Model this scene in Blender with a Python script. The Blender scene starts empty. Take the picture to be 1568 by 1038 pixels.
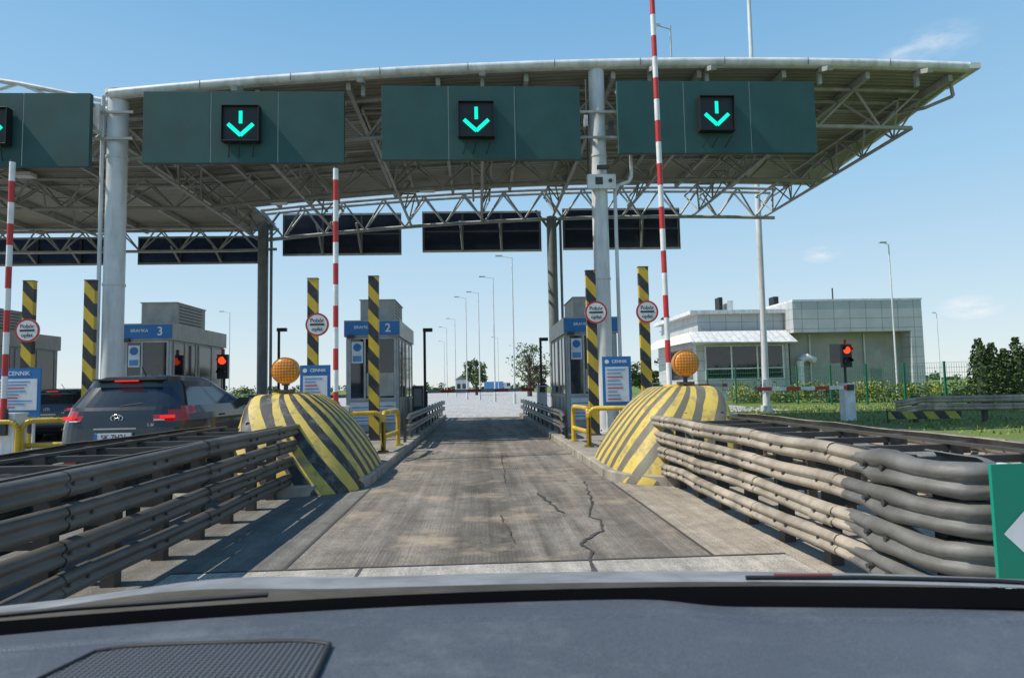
import bpy, math, random
from mathutils import Vector, Matrix
random.seed(7)
S=bpy.context.scene
C=bpy.context.scene.collection
# ---------------------------------------------------------------- helpers
class MB:
    def __init__(s): s.v=[];s.f=[];s.mi=[];s.sm=[];s.mats=[]
    def m(s,mat):
        if mat not in s.mats: s.mats.append(mat)
        return s.mats.index(mat)
    def add(s,vs,fs,mat,smooth=False):
        o=len(s.v); s.v+= [tuple(p) for p in vs]; i=s.m(mat)
        for f in fs: s.f.append([o+k for k in f]); s.mi.append(i); s.sm.append(smooth)
    def bx(s,x0,x1,y0,y1,z0,z1,mat):
        s.add([(x0,y0,z0),(x1,y0,z0),(x1,y1,z0),(x0,y1,z0),(x0,y0,z1),(x1,y0,z1),(x1,y1,z1),(x0,y1,z1)],
          [(0,3,2,1),(4,5,6,7),(0,1,5,4),(1,2,6,5),(2,3,7,6),(3,0,4,7)],mat)
    def rb(s,c,sz,mat,rz=0,rx=0,ry=0):
        M=Matrix.Rotation(rz,3,'Z')@Matrix.Rotation(ry,3,'Y')@Matrix.Rotation(rx,3,'X')
        x,y,z=[a/2 for a in sz]; c=Vector(c)
        P=[(-x,-y,-z),(x,-y,-z),(x,y,-z),(-x,y,-z),(-x,-y,z),(x,-y,z),(x,y,z),(-x,y,z)]
        s.add([c+M@Vector(p) for p in P],[(0,3,2,1),(4,5,6,7),(0,1,5,4),(1,2,6,5),(2,3,7,6),(3,0,4,7)],mat)
    def cyl(s,p,q,r,mat,r2=None,n=10,caps=True):
        p=Vector(p);q=Vector(q);r2=r if r2 is None else r2
        d=(q-p)
        if d.length<1e-6:return
        d.normalize(); a=d.orthogonal().normalized(); b=d.cross(a)
        vs=[];
        for k in range(n):
            t=2*math.pi*k/n; w=a*math.cos(t)+b*math.sin(t)
            vs.append(p+w*r); vs.append(q+w*r2)
        s.add(vs,[(2*k,2*((k+1)%n),2*((k+1)%n)+1,2*k+1) for k in range(n)],mat,True)
        if caps:
            s.add([vs[2*k] for k in range(n)],[tuple(range(n))[::-1]],mat)
            s.add([vs[2*k+1] for k in range(n)],[tuple(range(n))],mat)
    def tube(s,pts,r,mat,n=8):
        for a,b in zip(pts[:-1],pts[1:]): s.cyl(a,b,r,mat,n=n)
    def grid(s,P,mat,smooth=True,close=False):
        R=len(P);W=len(P[0]);vs=[p for row in P for p in row];fs=[]
        for i in range(R-1):
            for j in range(W if close else W-1):
                j2=(j+1)%W; fs.append((i*W+j,i*W+j2,(i+1)*W+j2,(i+1)*W+j))
        s.add(vs,fs,mat,smooth)
    def build(s,name,parent=None,bevel=0):
        me=bpy.data.meshes.new(name); me.from_pydata(s.v,[],s.f)
        for m in s.mats: me.materials.append(m)
        me.polygons.foreach_set('material_index',s.mi); me.polygons.foreach_set('use_smooth',s.sm)
        me.update(); ob=bpy.data.objects.new(name,me); C.objects.link(ob)
        if parent: ob.parent=parent
        if bevel:
            b=ob.modifiers.new('b','BEVEL'); b.width=bevel; b.segments=2; b.limit_method='ANGLE'; b.angle_limit=math.radians(50)
        return ob
def nd(nt,t,**k):
    n=nt.nodes.new(t)
    for a,b in k.items(): setattr(n,a,b)
    return n
def rgba(c): return (c[0],c[1],c[2],1)
def base(name):
    m=bpy.data.materials.new(name); m.use_nodes=True
    nt=m.node_tree; b=nt.nodes['Principled BSDF']; return m,nt,b
def math_(nt,op,a,b=None,c=None):
    n=nd(nt,'ShaderNodeMath',operation=op)
    for i,x in enumerate((a,b,c)):
        if x is None: continue
        if isinstance(x,(int,float)): n.inputs[i].default_value=x
        else: nt.links.new(x,n.inputs[i])
    return n.outputs[0]
def noise(nt,scale,detail=4,vec=None,mapscale=None,rough=.6):
    n=nd(nt,'ShaderNodeTexNoise'); n.inputs['Scale'].default_value=scale; n.inputs['Detail'].default_value=detail; n.inputs['Roughness'].default_value=rough
    tc=nd(nt,'ShaderNodeTexCoord'); v=tc.outputs['Object']
    if mapscale:
        mp=nd(nt,'ShaderNodeMapping'); mp.inputs['Scale'].default_value=mapscale; nt.links.new(v,mp.inputs[0]); v=mp.outputs[0]
    nt.links.new(v,n.inputs['Vector']); return n.outputs['Fac']
def ramp(nt,fac,stops):
    r=nd(nt,'ShaderNodeValToRGB'); e=r.color_ramp.elements
    while len(e)<len(stops): e.new(.5)
    for i,(p,c) in enumerate(stops): e[i].position=p; e[i].color=rgba(c) if not isinstance(c,(int,float)) else (c,c,c,1)
    nt.links.new(fac,r.inputs[0]); return r.outputs[0]
def mix(nt,f,a,b,bt='MIX'):
    n=nd(nt,'ShaderNodeMix',data_type='RGBA',blend_type=bt)
    for i,x in ((0,f),(6,a),(7,b)):
        if isinstance(x,(int,float)): n.inputs[i].default_value=x
        elif isinstance(x,tuple): n.inputs[i].default_value=rgba(x)
        else: nt.links.new(x,n.inputs[i])
    return n.outputs[2]
def addbump(nt,b,h,st=.3,dist=.02):
    bp=nd(nt,'ShaderNodeBump'); bp.inputs['Strength'].default_value=st; bp.inputs['Distance'].default_value=dist
    nt.links.new(h,bp.inputs['Height']); nt.links.new(bp.outputs[0],b.inputs['Normal'])
def pm(name,col,rough=.6,metal=0,var=.15,scale=3,bump=0,bscale=40,dirt=0,spec=.5,coat=0):
    m,nt,b=base(name)
    f=noise(nt,scale)
    c=mix(nt,ramp(nt,f,[(.3,0),(.7,1)]),tuple(x*(1-var) for x in col),tuple(min(1,x*(1+var)) for x in col))
    if dirt:
        g=noise(nt,1.5,6,mapscale=(3,3,.5)); c=mix(nt,math_(nt,'MULTIPLY',ramp(nt,g,[(.45,0),(.7,1)]),dirt),c,(.07,.06,.045))
    nt.links.new(c,b.inputs['Base Color'])
    b.inputs['Roughness'].default_value=rough; b.inputs['Metallic'].default_value=metal
    b.inputs['Specular IOR Level'].default_value=spec
    if coat: b.inputs['Coat Weight'].default_value=coat; b.inputs['Coat Roughness'].default_value=.05
    if bump: addbump(nt,b,noise(nt,bscale,3),bump,.01)
    return m
def em(name,col,st):
    m,nt,b=base(name); b.inputs['Base Color'].default_value=rgba(tuple(c*.3 for c in col)); b.inputs['Emission Color'].default_value=rgba(col); b.inputs['Emission Strength'].default_value=st; return m
def stripe(name,c1,c2,vec,period,wear=.3,duty=.5,rough=.5,attr=None):
    m,nt,b=base(name)
    if attr:
        a=nd(nt,'ShaderNodeAttribute'); a.attribute_name=attr; val=a.outputs['Fac']
    else:
        tc=nd(nt,'ShaderNodeTexCoord'); d=nd(nt,'ShaderNodeVectorMath',operation='DOT_PRODUCT'); d.inputs[1].default_value=vec
        nt.links.new(tc.outputs['Object'],d.inputs[0]); val=d.outputs['Value']
    wob=math_(nt,'MULTIPLY',noise(nt,6,3),.03)
    s_=math_(nt,'FRACT',math_(nt,'DIVIDE',math_(nt,'ADD',val,wob),period))
    g=math_(nt,'GREATER_THAN',s_,duty)
    c=mix(nt,g,c1,c2)
    w=math_(nt,'MULTIPLY',ramp(nt,noise(nt,5,8,rough=.75),[(.5,0),(.62,1)]),wear)
    c=mix(nt,w,c,(.20,.18,.13)); w2=ramp(nt,noise(nt,1.3,5),[(.35,.78),(.7,1.0)])
    c=mix(nt,1.0,c,w2,'MULTIPLY')
    nt.links.new(c,b.inputs['Base Color']); b.inputs['Roughness'].default_value=rough; return m
# ---------------------------------------------------------------- materials
M_white=pm('white_paint',(.76,.76,.74),.45,dirt=.15)
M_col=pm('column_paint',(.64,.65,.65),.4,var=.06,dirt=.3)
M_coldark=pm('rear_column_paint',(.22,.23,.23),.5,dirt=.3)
M_fascia=pm('fascia_paint',(.68,.68,.66),.5,dirt=.3)
M_truss=pm('truss_steel',(.36,.36,.33),.5,dirt=.2)
M_tl=pm('truss_light',(.46,.46,.44),.5,dirt=.2)
M_teal=pm('teal_sign',(.018,.078,.072),.6,var=.2,scale=.9,bump=.05,dirt=.15)
M_seam=pm('seam_light',(.4,.45,.44),.5)
M_black=pm('black_plastic',(.012,.012,.013),.5)
M_strip=pm('black_strip',(.004,.004,.0045),.9,spec=.0)
M_dark=pm('dark_steel',(.05,.05,.05),.6)
M_navy=pm('panel_glass',(.012,.018,.035),.25,var=.3)
M_navyb=pm('panel_glass_blue',(.015,.04,.11),.25,var=.3)
M_arrow=em('arrow_lamp',(.0,.95,.68),1.0)
M_red_l=em('red_lamp',(1,.06,.01),1.6)
M_redglow=em('red_tail_glow',(.9,.03,.02),.8)
M_yel=pm('yellow_paint',(.62,.40,.03),.45,dirt=.45,var=.2)
M_conetop=pm('bumper_top_paint',(.60,.43,.08),.6,dirt=.5,var=.25,scale=6)
M_red=pm('red_paint',(.50,.03,.025),.4)
M_ysign=stripe('post_stripes',(.70,.46,.03),(.03,.03,.032),(.75,0,.66),.42,.2)
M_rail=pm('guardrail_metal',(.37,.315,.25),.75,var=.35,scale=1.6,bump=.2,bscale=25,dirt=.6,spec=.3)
M_railL=pm('guardrail_metal_shade',(.085,.076,.066),.5,var=.4,scale=2.2,bump=.25,bscale=25,dirt=.4,spec=.6)  # left rail's backlit shade put into the base colour; side rails share it
M_raild=pm('guardrail_dark',(.065,.06,.053),.7,var=.3,dirt=.3)
M_term=pm('terminal_metal',(.15,.145,.135),.55,var=.35,dirt=.5,bump=.6,bscale=9,spec=.45)
def beacon_mat():
    m,nt,b=base('orange_lens'); v=nd(nt,'ShaderNodeTexVoronoi'); v.inputs['Scale'].default_value=22; v.inputs['Randomness'].default_value=0
    tc=nd(nt,'ShaderNodeTexCoord'); mp=nd(nt,'ShaderNodeMapping'); mp.inputs['Scale'].default_value=(1,0,1); nt.links.new(tc.outputs['Object'],mp.inputs[0]); nt.links.new(mp.outputs[0],v.inputs['Vector'])
    c=ramp(nt,v.outputs['Distance'],[(.25,(.80,.30,.03)),(.55,(.42,.13,.012))]); nt.links.new(c,b.inputs['Base Color'])
    b.inputs['Roughness'].default_value=.3; addbump(nt,b,v.outputs['Distance'],.4,.02); return m
M_orange=beacon_mat()
M_orim=pm('orange_rim',(.50,.20,.03),.4)
M_kerb=pm('kerb_concrete',(.32,.285,.235),.85,var=.3,scale=2,bump=.4,dirt=.4)
M_isl=pm('island_paving',(.27,.24,.205),.9,var=.3,scale=1.5,bump=.4,dirt=.3)
M_wallg=pm('booth_grey',(.42,.42,.42),.5,dirt=.2)
M_wallb=pm('booth_beige',(.40,.37,.32),.4,dirt=.2)
M_roofbox=pm('booth_roofbox',(.40,.39,.38),.55,dirt=.3)
M_glass=pm('dark_glass',(.02,.024,.028),.06,var=.3,spec=.8)
M_blue=pm('blue_sign',(.015,.15,.40),.4,var=.08)
M_bluel=pm('blue_line',(.10,.25,.5),.5)
M_paper=pm('paper_white',(.62,.64,.66),.5)
M_carp=pm('car_paint_dark',(.016,.018,.021),.25,var=.1,coat=.5)
M_carb=pm('car_black_trim',(.012,.012,.012),.6)
M_chrome=pm('chrome',(.6,.6,.6),.2,metal=1)
M_tail=pm('tail_lens',(.36,.010,.010),.15,coat=.6)
M_tire=pm('tyre_rubber',(.015,.015,.015),.85)
M_crack=pm('crack_sealant',(.06,.055,.05),.7,var=.4)
M_joint=pm('joint_dark',(.07,.064,.057),.9)
M_dred=pm('dark_red',(.16,.03,.03),.5)
def road_mat(name,a,bc,streak=.5,tracks=True):
    m,nt,b=base(name)
    big=noise(nt,.45,5); fine=noise(nt,90,2); mid=noise(nt,4,6,rough=.7)
    lon=noise(nt,1,5,mapscale=(5,.25,1)); lon2=noise(nt,1,4,mapscale=(28,.5,1))
    c=mix(nt,ramp(nt,big,[(.35,0),(.65,1)]),a,bc)
    c=mix(nt,1.0,c,ramp(nt,lon,[(.35,1-streak),(.65,1.12)]),'MULTIPLY')
    c=mix(nt,1.0,c,ramp(nt,lon2,[(.3,.82),(.65,1.08)]),'MULTIPLY')
    c=mix(nt,1.0,c,ramp(nt,mid,[(.3,.72),(.6,1.12)]),'MULTIPLY')
    c=mix(nt,1.0,c,ramp(nt,fine,[(.3,.55),(.65,1.35)]),'MULTIPLY')
    if tracks:
        tc=nd(nt,'ShaderNodeTexCoord'); sp=nd(nt,'ShaderNodeSeparateXYZ'); nt.links.new(tc.outputs['Object'],sp.inputs[0])
        x=math_(nt,'ADD',sp.outputs[0],math_(nt,'MULTIPLY',math_(nt,'SUBTRACT',lon,.5),.5))
        d=math_(nt,'ABSOLUTE',math_(nt,'SUBTRACT',x,.12)) # dark oil band in the lane centre
        c=mix(nt,1.0,c,ramp(nt,d,[(.1,.60),(.6,1.0)]),'MULTIPLY')
        gr=nd(nt,'ShaderNodeTexWave'); gr.bands_direction='X'; gr.inputs['Scale'].default_value=9; gr.inputs['Distortion'].default_value=.6; gr.inputs['Detail'].default_value=3; nt.links.new(tc.outputs['Object'],gr.inputs['Vector'])
        gm=math_(nt,'MULTIPLY',ramp(nt,noise(nt,.7,4),[(.45,0),(.6,1)]),.30); c=mix(nt,gm,c,mix(nt,1.0,c,ramp(nt,gr.outputs['Fac'],[(.2,.5),(.8,1.3)]),'MULTIPLY'))
        st=noise(nt,1.1,7,rough=.7); c=mix(nt,math_(nt,'MULTIPLY',ramp(nt,st,[(.52,0),(.66,1)]),.5),c,(.50,.38,.24))
        dk=noise(nt,1.7,6,mapscale=(1,.55,1),rough=.65); c=mix(nt,1.0,c,ramp(nt,dk,[(.30,.62),(.48,1.0)]),'MULTIPLY')
        sp2=noise(nt,22,3,rough=.8); c=mix(nt,1.0,c,ramp(nt,sp2,[(.30,.55),(.38,1.0)]),'MULTIPLY')
    nt.links.new(c,b.inputs['Base Color']); b.inputs['Roughness'].default_value=.8
    addbump(nt,b,fine,.6,.012); return m
M_lane=road_mat('lane_asphalt',(.20,.168,.132),(.275,.240,.197),.40)
M_asph=road_mat('plaza_asphalt',(.17,.16,.145),(.225,.21,.19),.2,False)
M_conc=road_mat('plaza_concrete',(.38,.365,.34),(.45,.43,.41),.12,False)
M_slab=road_mat('slab_concrete',(.36,.325,.275),(.43,.39,.335),.12,False)
M_apron=road_mat('apron_concrete',(.31,.262,.205),(.39,.335,.265),.25,False)
M_apronL=road_mat('apron_left_dark',(.13,.12,.105),(.19,.175,.15),.25,False)  # left apron in a darker tone than the right one
def grass_mat():
    m,nt,b=base('grass'); c=mix(nt,noise(nt,.3,6),(.09,.15,.022),(.19,.25,.045)); c=mix(nt,1.0,c,ramp(nt,noise(nt,14,4),[(.3,.6),(.7,1.2)]),'MULTIPLY')
    nt.links.new(c,b.inputs['Base Color']); b.inputs['Roughness'].default_value=.95; addbump(nt,b,noise(nt,25,3),.8,.05); return m
M_grass=grass_mat()
# ---------------------------------------------------------------- ground
g=MB(); g.add([(-2500,-500,0),(2500,-500,0),(2500,4000,0),(-2500,4000,0)],[(0,1,2,3)],M_grass); g.build('ground')
def sheet(name,x0,x1,y0,y1,z,mat):
    g=MB(); g.add([(x0,y0,z),(x1,y0,z),(x1,y1,z),(x0,y1,z)],[(0,1,2,3)],mat); return g.build(name)
sheet('plaza_pavement',-60,11.8,-12,31,.004,M_asph)
g=MB(); z=.004
g.add([(-60,31.0,z),(15,31.0,z),(16,60,z),(14,110,z),(9,260,z),(9,900,z),(-10,900,z),(-14,260,z),(-30,120,z),(-60,70,z)],[tuple(range(10))],M_conc); g.build('exit_road')
g=MB(); g.add([(-1.55,5.3,.008),(1.85,5.3,.008),(1.85,30.9,.008),(-1.55,30.9,.008)],[(0,1,2,3)],M_lane)
g.build('lane_road')
g=MB(); g.add([(-2.4,-2,.008),(2.45,-2,.008),(2.45,5.3,.008),(-2.4,5.3,.008)],[(0,1,2,3)],M_slab)
for x in (-.95,.85): g.add([(x-.012,-2,.012),(x+.012,-2,.012),(x+.012,5.3,.012),(x-.012,5.3,.012)],[(0,1,2,3)],M_joint)
g.add([(-2.4,5.28,.0135),(2.45,5.28,.0135),(2.45,5.31,.0135),(-2.4,5.31,.0135)],[(0,1,2,3)],M_joint)
g.build('concrete_slab_pavement')
g=MB()
g.add([(1.85,5.3,.009),(4.5,5.3,.009),(4.5,9.4,.009),(1.85,9.4,.009)],[(0,1,2,3)],M_apron)
g.add([(2.45,-2,.009),(4.5,-2,.009),(4.5,5.3,.009),(2.45,5.3,.009)],[(0,1,2,3)],M_apron)
g.add([(-4.4,-2,.009),(-2.4,-2,.009),(-2.4,5.3,.009),(-4.4,5.3,.009)],[(0,1,2,3)],M_apronL)
g.add([(-4.4,5.3,.009),(-1.55,5.3,.009),(-1.55,9.4,.009),(-4.4,9.4,.009)],[(0,1,2,3)],M_apronL)
for x in (1.86,-1.56): g.add([(x-.015,5.3,.014),(x+.015,5.3,.014),(x+.015,9.4,.014),(x-.015,9.4,.014)],[(0,1,2,3)],M_joint)
g.build('apron_pavement')
g=MB()
def ribbon(g,pts,w,z,mat):
    for (a,b) in zip(pts[:-1],pts[1:]):
        ww=w*random.uniform(.5,1.3)
        d=Vector((b[0]-a[0],b[1]-a[1])); n=Vector((-d.y,d.x)).normalized()*ww/2; d.normalize(); e=d*w*.2
        g.add([(a[0]-n.x-e.x,a[1]-n.y-e.y,z),(a[0]+n.x-e.x,a[1]+n.y-e.y,z),(b[0]+n.x+e.x,b[1]+n.y+e.y,z),(b[0]-n.x+e.x,b[1]-n.y+e.y,z)],[(0,1,2,3)],mat); z+=.00003
def wob(p,q,n,a):
    return [(p[0]+(q[0]-p[0])*i/n+random.uniform(-a,a),p[1]+(q[1]-p[1])*i/n+random.uniform(-a,a)) for i in range(n+1)]
def wpoly(P,n,a):
    out=[]
    for p,q in zip(P[:-1],P[1:]): out+=wob(p,q,n,a)[:-1]
    return out+[P[-1]]
zz=.0155
ribbon(g,wpoly([(.80,4.5),(.86,5.3),(.92,5.6),(.86,5.8),(.94,6.0),(1.14,6.3),(1.22,6.8),(1.14,7.0),(1.32,7.9)],5,.012),.030,zz,M_crack)
ribbon(g,wob((1.32,7.9),(1.5,9.6),16,.03),.018,.0182,M_crack)
ribbon(g,wob((.88,7.2),(.72,8.6),16,.02),.028,.0192,M_crack)
ribbon(g,wob((.30,5.9),(.2,7.2),14,.02),.012,.0200,M_crack)
ribbon(g,wob((-1.5,12.6),(-.9,14.5),12,.03),.04,.0206,M_crack)
for y in (9.6,11.2,13.5): ribbon(g,wob((-1.5,y),(1.8,y+.05),24,.012),.018,.0212,M_joint)
ribbon(g,wob((.35,9.6),(.42,14),20,.015),.012,.0230,M_crack)
g.build('road_crack_seal')
# ---------------------------------------------------------------- islands
def island(x0,x1,y0=8.75,y1=31.5):
    g=MB(); k=.14; h=.15
    def ring(i,z):
        a,b=x0+i,x1-i; r=(b-a)/2; cx=(a+b)/2; P=[]
        for t in range(13): an=math.pi+math.pi*t/12; P.append((cx+r*math.cos(an),y0+i+r*.8+r*.8*math.sin(an),z))
        P.append((b,y1-i,z)); P.append((a,y1-i,z)); return P
    R=[ring(0,0),ring(0,h-.02),ring(.02,h),ring(k,h)]
    g.grid(R,M_kerb,False,True); g.add(ring(k,h),[tuple(range(15))],M_isl)
    for y in [y0+1.2+i for i in range(int(y1-y0-1))]:
        for x in (x0-.002,x1+.002): g.bx(x-.001,x+.001,y-.008,y+.008,.006,h-.02,M_joint)
    g.build('traffic_island')
island(-4.4,-1.62); island(1.85,4.55); island(-10.6,-7.8); island(-16.8,-14)
# ---------------------------------------------------------------- guard rails
PROF=[(0,-.064),(.012,-.07),(.048,-.056),(.062,-.034),(.060,-.020),(.040,-.004),(.040,.006),(.060,.022),(.062,.038),(.046,.060),(.012,.07),(0,.066)]
def beam(g,path,z,side,mat,sc=1.0,ps=None):
    rows=[]; n=len(path)
    for i,p in enumerate(path):
        a=path[max(0,i-1)]; b=path[min(n-1,i+1)]; d=Vector((b[0]-a[0],b[1]-a[1])).normalized(); nn=Vector((d.y,-d.x))*side
        k=ps[i] if ps else 1
        rows.append([(p[0]+nn.x*o*sc*k,p[1]+nn.y*o*sc*k,z+(p[2] if len(p)>2 else 0)+zo*sc*k) for o,zo in PROF])
    g.grid(rows,mat,True)
LV=[.23,.442,.654,.866]
def railset(xn,xf,y0,y1,term,mat,name='guardrail'):
    g=MB(); s=-1 if xn>0 else 1   # near face bulges toward the lane
    for k,z in enumerate(LV):
        for (x,sd) in ((xn,s),(xf,-s)):
            ys=[y1-(y1-y0)*i/8 for i in range(9)]
            path=[(x+random.uniform(-.018,.018),y,random.uniform(-.012,.012)) for y in ys]
            beam(g,path,z,-sd,mat,1.16)
            for p in path[1:-1:2]:   # splice plates with bolts
                beam(g,[(p[0]+sd*.003,p[1]+.16,p[2]),(p[0]+sd*.003,p[1]-.16,p[2])],z,-sd,mat,1.21)
            for p in path[1:-1]:
                for dy in (-.1,.1): g.cyl((p[0]+sd*.045,p[1]+dy,z+p[2]),(p[0]+sd*.065,p[1]+dy,z+p[2]),.014,M_dark,n=6)
    n=int((y1-y0)/.72)
    for i in range(n+1):
        y=y0+.15+(y1-y0-.3)*i/n
        for x,sd in ((xn,s),(xf,-s)):
            xx=x-sd*.12
            g.bx(xx-.05,xx+.05,y-.05,y+.05,0.005,.90,M_raild)
            for z in LV: g.bx(min(x,xx),max(x,xx),y-.035,y+.035,z-.045,z+.045,M_raild)
        a,b=sorted((xn-s*.17,xf+s*.17)); g.bx(a,b,y-.03,y+.03,.84,.89,M_raild); g.bx(a,b,y-.03,y+.03,.45,.5,M_raild)
    for x in (xn-s*.19,xf+s*.19): g.bx(x-.02,x+.02,y0,y1,.895,.92,M_raild)
    if term:
        for side_x,sg_ in ((xn,1),(xf,-1)):
            for k,z in enumerate(LV):
                P=[(0,4.45),(-.02,4.2),(-.045,4.0),(-.04,3.85),(-.02,3.7),(.01,3.55),(.06,3.46),(.12,3.42),(.18,3.45),(.21,3.55),(.22,3.75),(.22,4.0)]
                ps=[1.02,1.05,1.42,1.45,1.2,1.25,1.32,1.35,1.3,1.2,1.15,1.1]
                P=[(side_x+sg_*px,py-4.05+y0,random.uniform(-.008,.008)-(.02 if 3<i<9 else 0)) for i,(px,py) in enumerate(P)]
                ps=[q*random.uniform(.95,1.05) for q in ps]
                beam(g,P,z-.0,sg_,M_term,1.12 if k else 1.0,ps)
                for yy in (4.1,3.9): g.cyl((side_x-sg_*.13,yy,z),(side_x-sg_*.09,yy,z),.018,M_dark,n=6)
            g.bx(side_x+sg_*.10-.04,side_x+sg_*.10+.04,3.62,3.72,.01,.84,M_raild)
    return g.build(name)
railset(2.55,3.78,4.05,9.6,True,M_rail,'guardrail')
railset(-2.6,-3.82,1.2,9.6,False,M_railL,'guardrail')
def siderail(x,s,y0,y1):
    g=MB()
    for z in (.45,.72):
        beam(g,[(x,y0,-.1),(x,y0+.5,0),(x,y1,0)],z,s,M_railL,1.3)
    y=y0+.3
    while y<y1: g.bx(x-.03-s*.06,x+.03-s*.06,y-.04,y+.04,.15,.82,M_raild); y+=1.5
    g.build('island_guardrail')
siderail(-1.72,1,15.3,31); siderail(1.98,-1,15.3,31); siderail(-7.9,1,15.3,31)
# ---------------------------------------------------------------- crash cushions: lane side flares out, outer side steep
def cone(cx,lane,darkc,duty):
    g=MB(); cy=10.5
    #      z   laneW outW  bFront bBack
    prof=[(0,1.34,.58,1.60,1.7),(.05,1.335,.58,1.595,1.7),(.3,1.23,.57,1.49,1.6),(.6,1.07,.55,1.34,1.45),(.85,.91,.53,1.19,1.3),(1.03,.77,.51,1.06,1.15),(1.17,.63,.49,.95,1.0),(1.27,.50,.46,.83,.88),(1.325,.42,.41,.74,.8),(1.345,.34,.34,.64,.7)]
    NK=120; rows=[]; att=[]
    for z,al,ao,bf,bb in prof:
        r=[]
        for k in range(NK):
            t=2*math.pi*k/NK; c,s=math.cos(t),math.sin(t); e=.46
            a=al if c*lane>0 else ao; b=bf if s<0 else bb
            r.append((cx+a*math.copysign(abs(c)**e,c),cy+b*math.copysign(abs(s)**e,s),z+.01))
        rows.append(r)
    base_=rows[0]; cum=[0]
    for k in range(NK): cum.append(cum[-1]+(Vector(base_[(k+1)%NK])-Vector(base_[k])).length)
    P=cum[-1]; per=P/round(P/.45)
    mat=stripe('bumper_stripes',(.66,.48,.09),darkc,None,per,.65,duty,.6,'stripe_s')
    R2=[r+[r[0]] for r in rows]
    for r,pf in zip(R2,prof):
        for k in range(NK+1): att.append(cum[k]+lane*.68*pf[0])
    g.grid(R2,mat,True,False)
    g.add(rows[-1],[tuple(range(NK))],M_conetop)
    g.cyl((cx,cy,1.35),(cx,cy,1.385),.28,M_conetop,n=24)
    for (dx,z,dy) in ((-.28,.95,-1.08),(.25,.95,-1.08),(0,.5,-1.38)): g.cyl((cx+dx,cy+dy+.02,z),(cx+dx,cy+dy-.03,z),.03,M_dark,n=8)
    ob=g.build('crash_cushion')
    A=ob.data.attributes.new('stripe_s','FLOAT','POINT')
    A.data.foreach_set('value',att+[0.0]*(len(g.v)-len(att)))
    b=MB(); y=cy-.3; z=1.715
    b.cyl((cx,y+.04,1.35),(cx,y+.04,1.56),.035,M_dark); b.rb((cx,y+.04,1.40),(.24,.16,.05),M_dark)
    b.cyl((cx,y-.045,z),(cx,y+.09,z),.205,M_orim,n=36)
    b.bx(cx-.05,cx+.05,y-.02,y+.07,1.49,1.55,M_dark)
    rows=[]
    for i in range(6):
        a=i/5*math.pi/2; rows.append([(cx+.185*math.cos(a)*math.cos(t*2*math.pi/28),y-.046-.045*math.sin(a),z+.185*math.cos(a)*math.sin(t*2*math.pi/28)) for t in range(28)])
    b.grid(rows,M_orange,True,True); b.build('warning_beacon')
cone(-2.98,1,(.035,.035,.035),.52); cone(3.26,-1,(.15,.135,.10),.54)
# ---------------------------------------------------------------- canopy
def zr(x):
    if x<-9.5: return 9.28
    return 10.25-.95*((x-8)/17.5)**2
Y0,Y1=17.0,27.4
YL=31.0
def deck_mat():
    m,nt,b=base('roof_deck'); w=nd(nt,'ShaderNodeTexWave'); w.bands_direction='Y'; w.inputs['Scale'].default_value=1.6; w.inputs['Distortion'].default_value=0
    tc=nd(nt,'ShaderNodeTexCoord'); nt.links.new(tc.outputs['Object'],w.inputs['Vector'])
    c=mix(nt,ramp(nt,w.outputs['Fac'],[(.35,0),(.6,1)]),(.24,.225,.17),(.32,.30,.23)); c=mix(nt,1.0,c,ramp(nt,noise(nt,.6,5),[(.3,.75),(.7,1.1)]),'MULTIPLY')
    nt.links.new(c,b.inputs['Base Color']); b.inputs['Roughness'].default_value=.6; addbump(nt,b,w.outputs['Fac'],.6,.05); return m
M_deck=deck_mat()
g=MB()
xs=[-9.5+(23.3)*i/30 for i in range(31)]
def flare(x): return x+ (max(0,x-10)/3.8)*1.0
for z_off,mt in ((0,M_deck),(.19,M_fascia)):
    g.grid([[(x,Y0+.05,zr(x)-.2+z_off) for x in xs],[(flare(x),Y1,zr(x)-.2+z_off) for x in xs]],mt)
    g.grid([[(x,Y0+1.0,zr(x)-.2+z_off) for x in (-26,-18,-9.5)],[(x,YL,zr(x)-.2+z_off) for x in (-26,-18,-9.5)]],mt)
def fas(y,s,X,fl=False):
    rows=[]
    for x in X:
        xx=flare(x) if fl else x
        rows.append([(xx,y+s*o,zr(x)+dz) for o,dz in ((.1,.02),(-.03,.03),(-.10,-.02),(-.12,-.09),(-.10,-.16),(-.03,-.21),(.1,-.21))])
    g.grid(rows,M_fascia)
fas(Y0,1,xs); fas(Y0+1,1,[-26,-18,-9.6]); fas(Y1,-1,xs,True); fas(YL,-1,[-26,-18,-9.6])
for x in [-9.5+23.3*i/10 for i in range(1,10)]: g.bx(x-.008,x+.008,Y0-.125,Y0-.118,zr(x)-.2,zr(x)-.0,M_dark)
g.tube([(13.8,Y0-.1,zr(14)-.1),(14.2,Y0+3.5,zr(14)-.12),(14.8,Y1,zr(14)-.12)],.10,M_fascia)
g.bx(13.75,14.05,Y0-.12,Y0+1.2,zr(14)-.18,zr(14)-.02,M_fascia)
g.tube([(13.7,Y0+.6,zr(14)-.3),(13.75,Y0+.6,zr(14)-.65),(13.3,Y0+1.2,zr(14)-.75),(13.1,Y0+2.2,zr(14)-.5)],.05,M_truss)
for x in [-25+2.4*i for i in range(17)]:
    if x<13.6: g.bx(x-.06,x+.06,(Y0 if x>-9.5 else Y0+1)+.2,(Y1 if x>-9.5 else YL)-.1,zr(x)-.42,zr(x)-.21,M_truss)
for y in (19.6,22,24.4): g.grid([[(x,y-.05,zr(x)-.30) for x in [-26,-18]+xs],[(x,y+.05,zr(x)-.30) for x in [-26,-18]+xs]],M_truss,False)
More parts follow.
